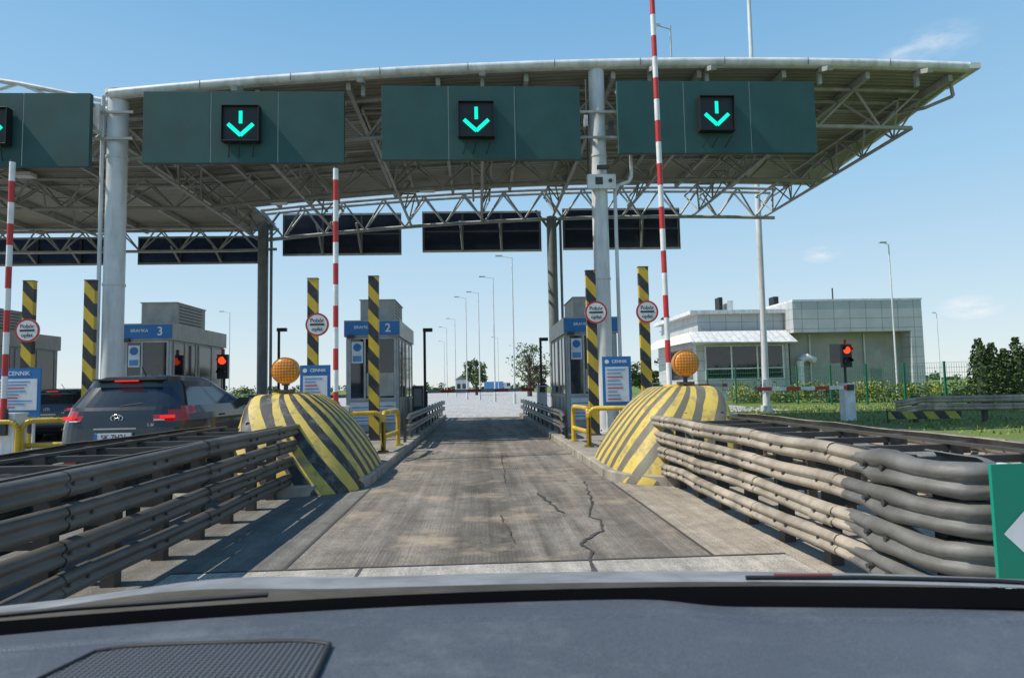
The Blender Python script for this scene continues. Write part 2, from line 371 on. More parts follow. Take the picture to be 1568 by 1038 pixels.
for x in (-6.2,-3.0,.2,3.4+1.4,6.4,9.6,12.4):
    g.rb((x,Y0-.14,zr(x)-.34),(.16,.5,.12),M_truss,rx=.35); g.rb((x,Y0+.2,zr(x)-.42),(.1,.1,.4),M_truss)
def truss(path,h,w,mat,horiz='x',r=.06,dense=True):
    pts=[Vector(p) for p in path]; off=Vector((0,w,0)) if horiz=='x' else Vector((w,0,0))
    for a,b in zip(pts[:-1],pts[1:]):
        g.cyl(a+off,b+off,r,mat,n=6,caps=False); g.cyl(a-off,b-off,r,mat,n=6,caps=False)
        dn=Vector((0,0,-h)); g.cyl(a+dn,b+dn,r*1.15,mat,n=8,caps=False)
        m=(a+b)/2+dn
        for e in (a,b):
            g.cyl(m,e+off,r*.6,mat,n=6,caps=False)
            if dense: g.cyl(m,e-off,r*.6,mat,n=6,caps=False)
        g.cyl(a+off,a-off,r*.6,mat,n=6,caps=False)
for y,mt,h in ((18.4,M_truss,.95),(23.4,M_truss,.95)):
    X=[-25+1.9*i for i in range(21)]; X=[x for x in X if x<13.6]
    truss([(x,y,zr(x)-.36) for x in X],h,.4,mt,'x')
X=[-9.3+1.75*i for i in range(14)]
truss([(x,28.5,zr(x)-.12) for x in X if x<14.3],1.25,.3,M_tl,'x',.07)
X=[-25+1.75*i for i in range(10)]
truss([(x,30.2,zr(x)-.4) for x in X],1.0,.3,M_tl,'x',.06)
for x in (-22,-15.7,-9.5,-6.2,-2.9,.2,3.35,6.5,9.7,13.0):
    ys=[18.4+1.68*i for i in range(7)]
    truss([(x,y,zr(x)-.42) for y in ys],.9,.35,M_truss,'y',.05,x in(-9.5,3.35,9.7,13.0))
for y in (Y0+1,Y0+3.5):
    P=[(-9.6,y,9.35),(-12.5,y,9.95),(-16,y,10.5),(-21,y,11.1)]; g.tube(P,.07,M_fascia)
    for a,b in zip(P[:-1],P[1:]):
        m=((a[0]+b[0])/2,y,9.35); g.tube([a,m,b],.045,M_fascia)
for x,y in ((-7.9,20.5),(-2,20.5),(5,20.5),(10.5,20.5),(-7.9,26),(-2,26),(5,26),(-15,22),(-12.6,20)):
    g.bx(x-.3,x+.3,y-.18,y+.18,zr(x)-.62,zr(x)-.5,M_white)
g.tube([(5.5,17.4,10.1),(5.5,17.4,11.4)],.025,M_truss); g.tube([(5.5,17.4,11.3),(5.1,17.4,11.42)],.018,M_truss); g.bx(4.95,5.2,17.35,17.45,11.4,11.44,M_truss)
canopy=g.build('toll_plaza_canopy')
def column(x,y,r,zt,mat,collar=True):
    g=MB(); g.cyl((x,y,.15),(x,y,zt),r,mat,n=28); g.cyl((x,y,.15),(x,y,.2),r*1.5,mat,n=28)
    for k in range(6): g.cyl((x+r*1.3*math.cos(k),y+r*1.3*math.sin(k),.2),(x+r*1.3*math.cos(k),y+r*1.3*math.sin(k),.24),.02,M_dark,n=6)
    if collar:
        for z in (4.2,7.55): g.cyl((x,y,z),(x,y,z+.06),r*1.08,mat,n=28)
        g.cyl((x,y,zt-.05),(x,y,zt+.06),r*1.25,mat,n=28)
        for z in (8.0,8.7): g.bx(x-.55,x+.55,y-.33,y-.27,z-.03,z+.03,M_truss)
    return g
c=column(-9.42,17.25,.25,9.3,M_col); c.cyl((-9.72,17.1,.15),(-9.72,17.1,9.2),.05,M_col,n=10); c.bx(-9.9,-9.7,16.9,17.2,8.2,8.9,M_fascia); c.build('canopy_column',None)
c=column(3.32,17.2,.215,10.05,M_col)
c.bx(2.95,3.7,16.85,17.0,6.6,6.98,M_fascia); c.cyl((3.55,16.84,6.8),(3.55,16.8,6.8),.05,M_dark); c.bx(3.2,3.5,16.75,16.85,7.1,7.2,M_dark); c.bx(3.15,3.35,16.84,16.849,6.7,6.9,M_dark)
c.tube([(3.72,17.1,.2),(3.72,17.1,6.6),(3.8,17.1,6.75),(4.1,17.1,6.85),(4.18,17.1,7.0),(4.18,17.1,9.6)],.05,M_col,10)
c.tube([(2.98,16.9,7.0),(2.98,16.9,9.6)],.025,M_dark); c.bx(3.58,3.70,16.9,17,8.0,8.45,M_dark); c.bx(2.9,3.0,16.85,16.95,8.3,8.6,M_fascia)
c.build('canopy_column')
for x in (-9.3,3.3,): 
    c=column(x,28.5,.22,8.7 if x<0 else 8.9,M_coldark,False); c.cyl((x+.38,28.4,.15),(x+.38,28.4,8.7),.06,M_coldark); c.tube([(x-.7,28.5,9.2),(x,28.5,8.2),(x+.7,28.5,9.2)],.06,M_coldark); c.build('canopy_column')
# front signs
def lane_sign(x0,x1,z0,z1,ax):
    y=16.6; g=MB(); w=(x1-x0)/3
    for k in range(3):
        g.bx(x0+w*k+.012,x0+w*(k+1)-.012,y+random.uniform(-.004,.004),y+.14,z0,z1,M_teal)
        if k: g.bx(x0+w*k-.011,x0+w*k+.011,y+.01,y+.12,z0+.01,z1-.01,M_seam)
    g.bx(x0,x1,y+.145,y+.2,z0+.2,z0+.28,M_truss); g.bx(x0,x1,y+.145,y+.2,z1-.28,z1-.2,M_truss)
    for x in (x0+.5,x1-.5,(x0+x1)/2):
        g.tube([(x,y+.2,z1-.24),(x,y+1.6,z1-.1)],.05,M_truss); g.tube([(x,y+.2,z0+.24),(x,y+1.6,z1-.3)],.05,M_truss)
    zc=(z0+z1)/2+.02; s=.45
    g.bx(ax-s,ax+s,y-.16,y-.008,zc-s,zc+s,M_black)
    for a,b,c_,d in ((-s-.02,s+.02,s,s+.02),(-s-.02,s+.02,-s-.02,-s)): g.bx(ax+a,ax+b,y-.24,y-.02,zc+c_,zc+d,M_black)
    for a in (-s-.02,s): g.bx(ax+a,ax+a+.02,y-.24,y-.02,zc-s,zc+s,M_black)
    for a in (-.35,-.1,.25): g.tube([(ax+a,y-.006,z0+.15),(ax+a+.12,y-.26,z0+.42)],.012,M_black,6)
    yy=y-.18
    g.bx(ax-.045,ax+.045,yy,yy+.015,zc+.0,zc+.33,M_arrow)
    for sx in (-1,1):
        g.rb((ax+sx*.155,yy+.004,zc-.16),(.44,.015,.10),M_arrow,ry=-sx*math.radians(43))
    return g.build('lane_sign',None,.004)
lane_sign(-8.46,-3.38,7.23,9.10,-5.95)
lane_sign(-2.44,2.76,7.30,9.26,.02)
lane_sign(3.74,9.12,7.46,9.42,6.35)
lane_sign(-14.7,-9.75,7.15,9.05,-12.1)
def rear_sign(x0,x1,z0,z1,y=29.5,mt=None):
    mt=mt or M_navy; g=MB(); g.bx(x0,x1,y,y+.1,z0,z1,mt)
    for x in (x0,x0+(x1-x0)/3,x0+(x1-x0)*2/3,x1): g.bx(x-.05,x+.05,y-.06,y-.002,z0,z1,M_dark)
    for z in (z0,z1): g.bx(x0-.05,x1+.05,y-.065,y+.0-.004,z-.05,z+.04,M_truss)
    for k in (1,2): 
        x=x0+(x1-x0)*k/3; g.tube([(x,y-.1,z0+.05),(x-.1,y-.8,z1-.6)],.05,M_truss,6)
    z=(z0+z1)/2; g.bx(x0,x1,y-.05,y-.012,z-.03,z+.03,M_dark)
    g.build('rear_lane_sign')
rear_sign(-8.7,-3.5,7.5,9.35); rear_sign(-2.45,2.88,7.6,9.4); rear_sign(3.97,9.35,7.65,9.5); rear_sign(-15.9,-10.2,7.5,8.75,31.2,M_navyb); rear_sign(-22.5,-16.6,7.5,8.75,31.2,M_navyb)
g=MB(); g.cyl((13.3,29.9,0),(13.35,29.9,10),.16,M_col,r2=.13,n=16); g.cyl((13.35,29.9,10),(13.4,29.9,24),.12,M_col,r2=.08,n=16); g.cyl((13.3,29.9,0),(13.3,29.9,.3),.26,M_col); g.bx(13.1,13.5,29.68,29.74,.9,1.5,M_col); g.build('light_mast')
# ---------------------------------------------------------------- text
def text(s,loc,size,mat,parent,rot=(math.pi/2,0,0),al='CENTER'):
    c=bpy.data.curves.new('lettering','FONT'); c.body=s; c.size=size; c.align_x=al; c.align_y='CENTER'; c.extrude=.001; c.offset=size*.012
    o=bpy.data.objects.new('lettering',c); C.objects.link(o); o.location=loc; o.rotation_euler=rot; c.materials.append(mat); o.parent=parent; return o
# ---------------------------------------------------------------- posts
def post(x,y,zt,back=False):
    g=MB(); r=.125
    g.bx(x-r,x+r,y-.07,y+.07,.15,zt,M_ysign); g.bx(x-r-.03,x+r+.03,y-.1,y+.1,.15,.19,M_dark)
    g.bx(x-r-.008,x+r+.008,y-.078,y+.078,zt,zt+.02,M_dark)
    g.build('striped_clearance_post')
for x in (-10.95,-9.5): post(x,16.4,4.2)
post(-4.12,16.4,4.18); post(-2.62,16.4,4.22); post(2.86,16.4,4.3); post(4.22,16.4,4.38)
def toll_sign(x,y,z,r=.285):
    g=MB(); g.cyl((x,y+.012,z),(x,y+.03,z),r,M_fascia,n=36); 
    n=36
    rows=[[(x+q*math.cos(2*math.pi*k/n),y,z+q*math.sin(2*math.pi*k/n)) for k in range(n)] for q in (r,r*.84)]
    g.grid(rows,M_red,False,True); g.add(rows[1],[tuple(range(n))],M_white)
    g.grid([[(p[0],y+.012,p[2]) for p in rows[0]],rows[0]],M_red,True,True)
    g.bx(x-r*.62,x+r*.62,y-.004,y-.001,z-.022,z+.022,M_black)
    g.bx(x-.04,x+.04,y+.03,y+.1,z-.1,z+.1,M_dark)
    o=g.build('toll_road_sign'); text('Pobór',(x,y-.003,z+.10),.135,M_black,o); text('opłat',(x,y-.003,z-.115),.135,M_black,o)
toll_sign(-3.97,16.2,3.02); toll_sign(2.95,16.2,3.22); toll_sign(4.25,16.2,3.22); toll_sign(-10.85,16.2,2.98)
# ---------------------------------------------------------------- barrier arms (raised)
def arm(x,y,zt,lean=0,seg=.42,r=.052):
    g=MB(); z=.95; k=0
    g.bx(x-.17,x+.17,y-.05,y+.3,.15,1.05,M_white); g.bx(x-.19,x+.19,y-.07,y+.32,1.05,1.09,M_white); g.bx(x-.12,x+.12,y-.056,y-.05,.35,.8,M_fascia)
    g.cyl((x,y-.14,.92),(x,y-.05,.92),.09,M_dark); g.rb((x,y-.1,.92),(.14,.06,.5),M_dark)
    while z<zt:
        z2=min(zt,z+seg); g.cyl((x+lean*(z-1),y-.1,z),(x+lean*(z2-1),y-.1,z2),r,(M_red if k%2==0 else M_white),r2=r,n=12); z=z2;k+=1
    g.cyl((x+lean*(zt-1),y-.1,zt),(x+lean*(zt-1),y-.1,zt+.04),r*.9,M_dark)
    g.build('barrier_gate')
arm(-2.80,13.0,5.80); arm(3.52,12.1,9.2,-.008,.42,.05); arm(-9.02,13.0,5.95)
def low(x0,x1,y,z,m1,m2,hx):
    g=MB(); k=0; x=x0; st=.5
    while x<x1: 
        x2=min(x1,x+st); g.bx(x,x2,y-.03,y+.03,z-.06,z+.06,m1 if k%2 else m2); x=x2;k+=1
    g.bx(hx-.18,hx+.18,y+.035,y+.4,0.01,z+.1,M_white); g.bx(hx-.21,hx+.21,y+.01,y+.43,z+.1,z+.14,M_white); g.bx(hx-.1,hx+.1,y-.06,y+.035,z-.1,z+.1,M_dark)
    g.build('barrier_gate')
M_greyw=pm('faded_white',(.42,.40,.39),.5)
low(-1.95,2.05,24.6,1.28,M_red,M_greyw,2.35); low(6.9,9.6,25,1.3,M_red,M_greyw,6.8); low(-8.2,-4.6,24.6,1.17,M_red,M_greyw,-8.4)
low(9.4,12.6,21.8,1.15,M_white,M_red,12.65)
# ---------------------------------------------------------------- booths
def booth(x0,x1,num,side=1,y0=20.0,y1=24.0):
    g=MB(); zt=3.5
    g.bx(x0,x1,y0,y1,.15,zt-.5,M_wallg); g.bx(x0-.06,x1+.06,y0-.08,y1+.08,zt-.5,zt,M_wallb)
    g.bx(x0-.04,x1+.04,y0-.1,y0-.082,zt-.46,zt-.04,M_blue)
    cx=(x0+x1)/2
    g.bx(cx-.45,cx+.6,y0+.5,y0+2.6,zt,zt+.68,M_roofbox); g.bx(cx-.48,cx+.63,y0+.47,y0+2.63,zt+.68,zt+.71,M_roofbox)
    for k in range(6): g.bx(cx+.6,cx+.612,y0+.7,y0+2.3,zt+.08+.1*k,zt+.11+.1*k,M_dark)
    g.bx(x0+.12,x1-.1,y0-.012,y0-.002,1.15,zt-.56,M_glass)
    for x in (x0+.1,x0+.55,x1-.1): g.bx(x-.03,x+.03,y0-.03,y0-.013,1.1,zt-.52,M_wallg)
    for z in (1.1,zt-.54): g.bx(x0+.07,x1-.07,y0-.035,y0-.031,z-.03,z+.03,M_wallg)
    g.bx(x0+.6,x1-.14,y0-.02,y0-.014,1.2,1.9,M_wallb)
    g.bx(x0+.16,x0+.5,y0-.045,y0-.036,2.2,2.85,M_paper); g.cyl((x0+.33,y0-.052,2.68),(x0+.33,y0-.046,2.68),.12,M_blue,n=20); g.bx(x0+.2,x0+.46,y0-.05,y0-.046,2.25,2.42,M_bluel)
    g.bx(x0+.12,x0+.72,y0-.04,y0-.012,.35,1.02,M_paper); g.bx(x0+.82,x1-.08,y0-.04,y0-.012,.4,1.02,M_paper)
    for k in range(5): g.bx(x0+.16,x0+.66,y0-.044,y0-.041,.45+.1*k,.48+.1*k,M_bluel); g.bx(x0+.9,x1-.14,y0-.044,y0-.041,.48+.1*k,.50+.1*k,M_dark)
    for x,s in ((x1,1),(x0,-1)):
        a,b=(x+.002,x+.012) if s>0 else (x-.012,x-.002)
        g.bx(a,b,y0+.15,y0+1.6,1.15,zt-.6,M_glass); g.bx(a,b,y0+1.9,y1-.2,1.15,zt-.6,M_glass)
        a,b=(x+.013,x+.03) if s>0 else (x-.03,x-.013)
        for y in (y0+.12,y0+.85,y0+1.65,y0+1.88,y0+2.9,y1-.17): g.bx(a,b,y-.03,y+.03,.2,zt-.53,M_wallb)
        g.bx(a,b,y0+.1,y1-.1,1.05,1.12,M_wallb)
    g.bx(x0+.05,x0+.25,y0-.2,y0-.101,zt-.55,zt-.45,M_dark)
    o=g.build('toll_booth',None,.006)
    text(num,(x1-.3,y0-.104,zt-.25),.36,M_white,o); text('BRAMKA',(x0+.5,y0-.104,zt-.22),.13,M_white,o)
    return o
booth(-4.02,-2.46,'2'); booth(2.66,4.25,'1'); booth(-10.6,-9.2,'3'); booth(-16.6,-15.0,'4')
# ---------------------------------------------------------------- info boards
def board(x,y,w,z0,z1):
    g=MB(); g.bx(x-w/2,x+w/2,y,y+.03,z0,z1,M_blue); g.bx(x-w/2+.06,x+w/2-.06,y-.006,y-.002,z0+.14,z1-.22,M_paper)
    n=9
    for k in range(n):
        zz=z0+.2+(z1-z0-.48)*k/(n-1); l=random.uniform(.5,.95); g.bx(x-w/2+.1,x-w/2+.1+(w-.2)*l,y-.01,y-.007,zz-.012,zz+.012,M_bluel if k%3 else M_red)
    g.cyl((x-w/2+.10,y-.008,z1-.11),(x-w/2+.10,y-.002,z1-.11),.045,M_white,n=16)
    for s in (-1,1): g.cyl((x+s*w*.35,y+.06,.15),(x+s*w*.35,y+.06,z1-.05),.03,M_fascia)
    o=g.build('information_board'); text('CENNIK',(x+.06,y-.006,z1-.11),.09 if w<.8 else .12,M_white,o)
board(2.92,13.8,.62,.90,2.0); board(-3.42,13.8,.62,.88,1.93); board(-9.5,13.9,.98,.98,1.98)
# ---------------------------------------------------------------- yellow hoops
def hoop(pts,name='yellow_safety_railing'):
    g=MB()
    for P in pts:
        g.tube(P,.05,M_yel,12)
        for p in (P[0],P[-1]):
            if p[2]<.3: g.cyl(p,(p[0],p[1],p[2]+.03),.11,M_yel)
    g.build(name)
def arc_hoop(p,q,h,n=5,r=.18):
    p=Vector(p);q=Vector(q);d=(q-p).normalized();P=[tuple(p),tuple(p+Vector((0,0,h-r)))]
    for k in range(1,n+1):
        a=math.pi/2*k/n; P.append(tuple(p+Vector((0,0,h-r))+Vector((0,0,r*math.sin(a)))+d*(r-r*math.cos(a))))
    for k in range(0,n+1):
        a=math.pi/2*k/n; P.append(tuple(q+Vector((0,0,h-r))+Vector((0,0,r*math.cos(a)))-d*(r-r*math.sin(a))))
    P.append(tuple(q)); return P
hoop([arc_hoop((-1.84,14.8,.15),(-1.95,13.3,.15),.78),[(-1.84,14.8,.45),(-1.95,13.3,.45)],arc_hoop((-1.95,13.3,.15),(-2.9,13.0,.15),.78)])
hoop([arc_hoop((2.1,14.8,.15),(2.2,13.3,.15),.78),[(2.1,14.8,.45),(2.2,13.3,.45)],arc_hoop((2.2,13.3,.15),(3.2,13.0,.15),.78)])
hoop([arc_hoop((-8.1,13.4,.15),(-8.75,13.0,.15),.78),arc_hoop((-8.75,12.9,.15),(-10.2,12.8,.15),.78),[(-8.1,13.4,.45),(-10.2,12.8,.45)]])
# ---------------------------------------------------------------- traffic lights & small poles
def tlight(x,y,zc,base_z=.01):
    g=MB(); w,h=.17,.4
    g.cyl((x,y+.1,base_z),(x,y+.1,zc),.045,M_dark); g.bx(x-w,x+w,y-.08,y+.06,zc-h,zc+h,M_black); 
    for k,mt in ((.2,M_red_l),(-.2,M_carb)):
        g.cyl((x,y-.10,zc+k),(x,y-.081,zc+k),.125,mt,n=20)
        rows=[[(x+.14*math.cos(a),yy,zc+k+.14*math.sin(a)) for a in [math.pi*i/10 for i in range(11)]] for yy in (y-.25,y-.08)]; g.grid(rows,M_black)
    g.cyl((x,y,zc+h),(x,y,zc+h+.18),.05,M_red,n=12); g.build('traffic_light')
tlight(12.9,22.4,2.25); tlight(-8.45,22.0,2.25,.15)
def ppole(x,y,h):
    g=MB(); g.cyl((x,y,.1),(x,y,h),.05,M_black); g.bx(x-.05,x+.3,y-.12,y+.05,h-.1,h+.03,M_black); g.bx(x-.09,x+.09,y-.08,y+.08,.1,1.3,M_dark); g.build('camera_pole')
ppole(-2.03,24.4,3.6); ppole(-7.55,25,3.75); ppole(2.45,26,3.3)
g=MB(); g.bx(-2.3,-1.95,22.5,23,.15,1.5,M_dark); g.bx(-2.26,-1.99,22.49,22.499,.8,1.4,M_coldark); g.build('payment_terminal',None,.01)
# ---------------------------------------------------------------- queueing car
def car(cx,cy,sc=1.0):
    g=MB()
    L=[(.24,.78,.16,3.95,.30),(.34,.86,.06,4.05,.32),(.50,.885,.0,4.1,.34),(.68,.885,.02,4.1,.34),(.84,.885,.04,4.06,.34),(.93,.885,.06,4.0,.36),(1.03,.875,.10,3.75,.38),
       (1.10,.855,.13,3.25,.36),(1.15,.84,.16,3.05,.32),(1.44,.71,.38,2.1,.30),(1.53,.66,.40,1.92,.28),(1.60,.56,.56,1.75,.26),(1.63,.36,.85,1.5,.2)]
    def ring(z,w,yr,yf,r):
        P=[]
        def arc(ax,ay,a0,n=6):
            for k in range(n+1):
                a=a0+math.pi/2*k/n; P.append((ax+r*math.cos(a),ay+r*.8*math.sin(a)))
        for k in range(4): P.append(((w-r)*k/4,yr-0.0))
        arc(w-r,yr+r*.8,-math.pi/2)
        for k in range(1,12): P.append((w,yr+r*.8+(yf-yr-1.6*r)*k/12))
        arc(w-r,yf-r*.8,0)
        for k in range(1,8): P.append(((w-r)*(1-2*k/8),yf))
        arc(-(w-r),yf-r*.8,math.pi/2)
        for k in range(1,12): P.append((-w,yf-r*.8-(yf-yr-1.6*r)*k/12))
        arc(-(w-r),yr+r*.8,math.pi)
        for k in range(4): P.append((-(w-r)*(1-k/4),yr))
        return [(cx+x*sc,cy+(y-.05*(1-(x/w)**2) if y<1 else y)*sc,z*sc) for x,y in P]
    R=[ring(*l) for l in L]; n=len(R[0])
    for i in range(len(R)-1):
        for j in range(n):
            j2=(j+1)%n; q=[R[i][j],R[i][j2],R[i+1][j2],R[i+1][j]]
            mt=M_carp
            jj=j if j<n/2 else n-1-j
            if i==0: mt=M_carb
            if i==8:
                if jj<6 : mt=M_glass
                elif jj<9: mt=M_carp
                elif jj<21: mt=M_carp if jj in (15,) else M_glass
                elif jj<24: mt=M_carp
                else: mt=M_glass
            if i==5 and 4<=jj<=9: mt=M_tail
            if i==6 and 6<=jj<=10: mt=M_tail
            if i==7 and 8<=jj<=10: mt=M_tail
            g.add(q,[(0,1,2,3)],mt,True)
    g.add(R[-1],[tuple(range(n))],M_carp); g.add(R[0],[tuple(range(n))[::-1]],M_carb)
    T=lambda x,y,z:(cx+x*sc,cy+y*sc,z*sc)
    def b(x0,x1,y0,y1,z0,z1,m): g.bx(cx+x0*sc,cx+x1*sc,cy+y0*sc,cy+y1*sc,z0*sc,z1*sc,m)
    for s in (-1,1):
        g.rb(T(s*.70,.07,1.0),(.20*sc,.05,.045*sc),M_redglow,rz=s*.45)
        g.rb(T(s*.60,.03,.955),(.14*sc,.05,.02*sc),M_paper,rz=s*.3)
    b(-.5,.5,.28,.58,1.545,1.57,M_carp); b(-.17,.17,.26,.29,1.525,1.545,M_redglow)
    b(-.26,.26,-.075,-.04,.66,.78,M_paper); b(-.26,-.215,-.078,-.074,.66,.78,M_blue); b(-.36,.36,-.06,.0,.615,.635,M_carb)
    b(-.3,.3,-.02,.05,.83,.85,M_chrome)
    for k in range(16):
        a=2*math.pi*k/16;a2=2*math.pi*(k+1)/16; g.cyl(T(.085*math.cos(a),.03,.99+.05*math.sin(a)),T(.085*math.cos(a2),.03,.99+.05*math.sin(a2)),.010,M_chrome,n=6)
    g.tube([T(-.035,.03,1.02),T(-.03,.03,.96)],.009,M_chrome,6); g.tube([T(.035,.03,1.02),T(.03,.03,.96)],.009,M_chrome,6); g.tube([T(-.03,.03,.985),T(.03,.03,.995)],.009,M_chrome,6)
    b(-.8,.8,-.065,.1,.46,.53,M_carb)
    b(-.66,-.50,-.07,.0,.36,.42,M_tail); b(.5,.66,-.07,.0,.36,.42,M_tail)
    g.tube([T(0,.12,1.16),T(.3,.16,1.20)],.012,M_carb)
    for s in (-1,1):
        b(*(sorted((s*.80,s*1.0))),2.62,2.74,1.10,1.24,M_carp); b(*sorted((s*.87,s*.89)),.9,3.3,.28,.36,M_carb)
        for y in (.72,3.25):
            g.cyl(T(s*.70,y,.32),T(s*.895,y,.32),.32*sc,M_tire,n=28); g.cyl(T(s*.88,y,.32),T(s*.905,y,.32),.20*sc,M_chrome,n=14)
            g.cyl(T(s*.80,y,.35),T(s*.888,y,.35),.38*sc,M_carb,n=28)
        b(*sorted((s*.862,s*.90)),1.55,1.72,.96,.985,M_carb)
    g.tube([T(0,.85,1.63),T(0,.7,1.76)],.008,M_carb)
    o=g.build('car')
    text('SK 7H21',T(.02,-.08,.72),.10*sc,M_black,o); text('1.6i',T(.50,-.015,.89),.07*sc,M_chrome,o)
car(-5.55,10.3,1.05); car(-13.1,20.5,1.0)
# ---------------------------------------------------------------- chevron sign near right
g=MB(); x0,x1,y,z0,z1=2.60,3.2,3.25,.34,.955
M_green=pm('green_sign',(.0,.24,.15),.4,var=.05)
g.bx(x0,x1,y,y+.02,z0,z1,M_green); zc=(z0+z1)/2-.04
g.add([(x0+.04,y-.003,zc),(x0+.29,y-.003,zc+.24),(x0+.50,y-.003,zc+.24),(x0+.25,y-.003,zc),(x0+.50,y-.003,zc-.24),(x0+.29,y-.003,zc-.24)],[(0,3,2,1),(0,5,4,3)],M_white)
for x in (x0+.1,x1-.1): g.cyl((x,y+.05,0),(x,y+.05,z1),.025,M_fascia)
g.build('chevron_sign')
# ---------------------------------------------------------------- building
def panel_mat():
    m,nt,b=base('metal_panels'); tc=nd(nt,'ShaderNodeTexCoord'); sp=nd(nt,'ShaderNodeSeparateXYZ'); nt.links.new(tc.outputs['Object'],sp.inputs[0])
    def ln(o,p,w): return math_(nt,'LESS_THAN',math_(nt,'FRACT',math_(nt,'DIVIDE',o,p)),w)
    xy=math_(nt,'ADD',sp.outputs[0],sp.outputs[1])
    l=math_(nt,'MAXIMUM',ln(xy,1.3,.035),ln(sp.outputs[2],.78,.05))
    c=mix(nt,ramp(nt,noise(nt,.8,3),[(.3,0),(.7,1)]),(.42,.43,.43),(.52,.53,.53)); c=mix(nt,l,c,(.2,.2,.2)); nt.links.new(c,b.inputs['Base Color']); b.inputs['Roughness'].default_value=.4
    return m
M_panel=panel_mat(); M_beige=pm('beige_wall',(.36,.34,.30),.7,scale=.6,dirt=.1)
g=MB(); Y=50
g.bx(24.7,35.2,Y,Y+14,5.2,7.65,M_panel); g.bx(24.9,34.9,Y+1.2,Y+13.8,.0,5.2,M_beige); g.bx(34.2,35.2,Y+.003,Y+14,.0,5.197,M_panel)
g.bx(24.7,35.25,Y-.05,Y+14.05,7.65,7.8,M_fascia)
g.bx(28.2,29.8,Y+1.17,Y+1.198,2.8,4.3,M_glass); g.bx(31.5,32.4,Y+1.17,Y+1.198,.1,2.3,M_coldark)
for x in (26.5,31): g.cyl((x,Y+1.1,0),(x,Y+1.1,5.1),.06,M_fascia)
g.tube([(25.4,Y+.6,.3),(25.4,Y+.6,3.0),(25.9,Y+.6,3.3),(26.6,Y+.6,3.0)],.28,M_fascia,12)
g.bx(17.2,24.69,Y+1,Y+12,0,5.0,M_panel); g.bx(17.9,24.2,Y+.96,Y+.995,1.7,4.25,M_glass)
for x in (17.9,20,22.1,24.2): g.bx(x-.06,x+.06,Y+.92,Y+.958,1.6,4.35,M_white)
for z in (1.65,2.5,4.3): g.bx(17.9,24.2,Y+.925,Y+.955,z-.04,z+.04,M_white)
g.bx(17.17,17.2-.003,Y+2,Y+9,1.7,4.2,M_glass)
g.add([(16.2,Y-.8,4.55),(24.6,Y-.8,4.45),(24.6,Y+1.2,5.5),(17.0,Y+1.2,5.5)],[(0,1,2,3)],M_fascia)
g.add([(16.2,Y-.8,4.5),(24.6,Y-.8,4.4),(24.6,Y+1.0,4.4),(17.1,Y+1.0,4.4)],[(0,3,2,1)],M_fascia)
g.add([(16.2,Y-.8,4.5),(24.6,Y-.8,4.4),(24.6,Y-.8,4.45),(16.2,Y-.8,4.55)],[(0,1,2,3)],M_fascia)
g.add([(16.2,Y-.8,4.5),(16.2,Y-.8,4.55),(17.0,Y+1.2,5.5),(17.1,Y+1.0,4.4)],[(0,1,2,3)],M_fascia)
g.add([(16.2,Y-.8,4.55),(17.0,Y+1.2,5.5),(17.0,Y+12,5.5),(15.6,Y+12,4.5)],[(0,1,2,3)],M_fascia)
for k in range(14):
    x=16.5+k*.6; g.add([(x-.02,Y-.8,4.575),(x+.02,Y-.8,4.575),(x+.02+.1,Y+1.18,5.52),(x+.08,Y+1.18,5.52)],[(0,1,2,3)],M_truss) if x<24.4 else None
g.bx(17.6,24.68,Y+1.6,Y+12,5.5,6.9,M_panel); g.bx(16.9,24.69,Y+1.2,Y+12.3,6.9,7.2,M_fascia)
for x,w,h in ((20.5,.3,.9),(21.3,.5,.6),(25.3,.4,.9),(27,2.2,.35),(29.5,1.0,.4),(31.2,.6,.6)): g.bx(x-w/2,x+w/2,Y+4,Y+5,7.2,7.7+h,M_fascia if w>.4 else M_black)
g.cyl((30.8,Y+5,7.6),(30.8,Y+5,9.4),.06,M_dark)
g.build('toll_office_building')
g=MB(); g.bx(-5.5,-2.5,150,156,0,3.2,M_fascia); g.add([(-5.8,149.8,3.2),(-2.2,149.8,3.2),(-4,149.8,4.4),(-5.8,156.2,3.2),(-2.2,156.2,3.2),(-4,156.2,4.4)],[(0,1,2),(0,2,5,3),(1,4,5,2)],M_coldark)
for x in (-4.8,-3.6): g.bx(x-.4,x+.4,149.95,149.99,1.2,2.3,M_glass)
g.build('distant_house')
g=MB()
g.bx(1.2,6.5,180,183,.6,2.9,M_bluel); g.bx(6.7,8.4,180.1,182.9,.6,2.6,M_paper); g.bx(7.4,8.42,180.05,180.09,1.6,2.4,M_glass)
for x in (2.2,3.4,7.6): g.cyl((x,179.95,.5),(x,180.3,.5),.5,M_tire,n=16)
g.build('distant_truck')
g=MB(); g.cyl((6.0,30.5,0),(6.0,30.5,2.9),.04,M_dark); g.cyl((6.0,30.42,2.55),(6.0,30.45,2.55),.36,M_dark,n=24); g.cyl((6.0,30.42,1.85),(6.0,30.45,1.85),.3,M_coldark,n=24); g.build('traffic_sign')
# ---------------------------------------------------------------- street lamps
def lamp(x,y,h=12,arm_=-1.2):
    g=MB(); g.cyl((x,y,0),(x,y,h),.08,M_col,r2=.045,n=8); g.cyl((x,y,0),(x,y,.8),.13,M_col,n=8); g.tube([(x,y,h-.05),(x+arm_,y,h+.1)],.035,M_col,6); g.rb((x+arm_*1.2,y,h+.12),(.55,.25,.09),M_truss); g.build('street_lamp')
for x,y in ((-1.5,77),(0,73),(1.45,63),(2.8,53),(-5.7,115),(-3.7,101),(-33,88),(32.3,49.2),(75,103),(4,140),(-8,150),(9,170)): lamp(x,y,12,-.9 if x<10 else -.4)
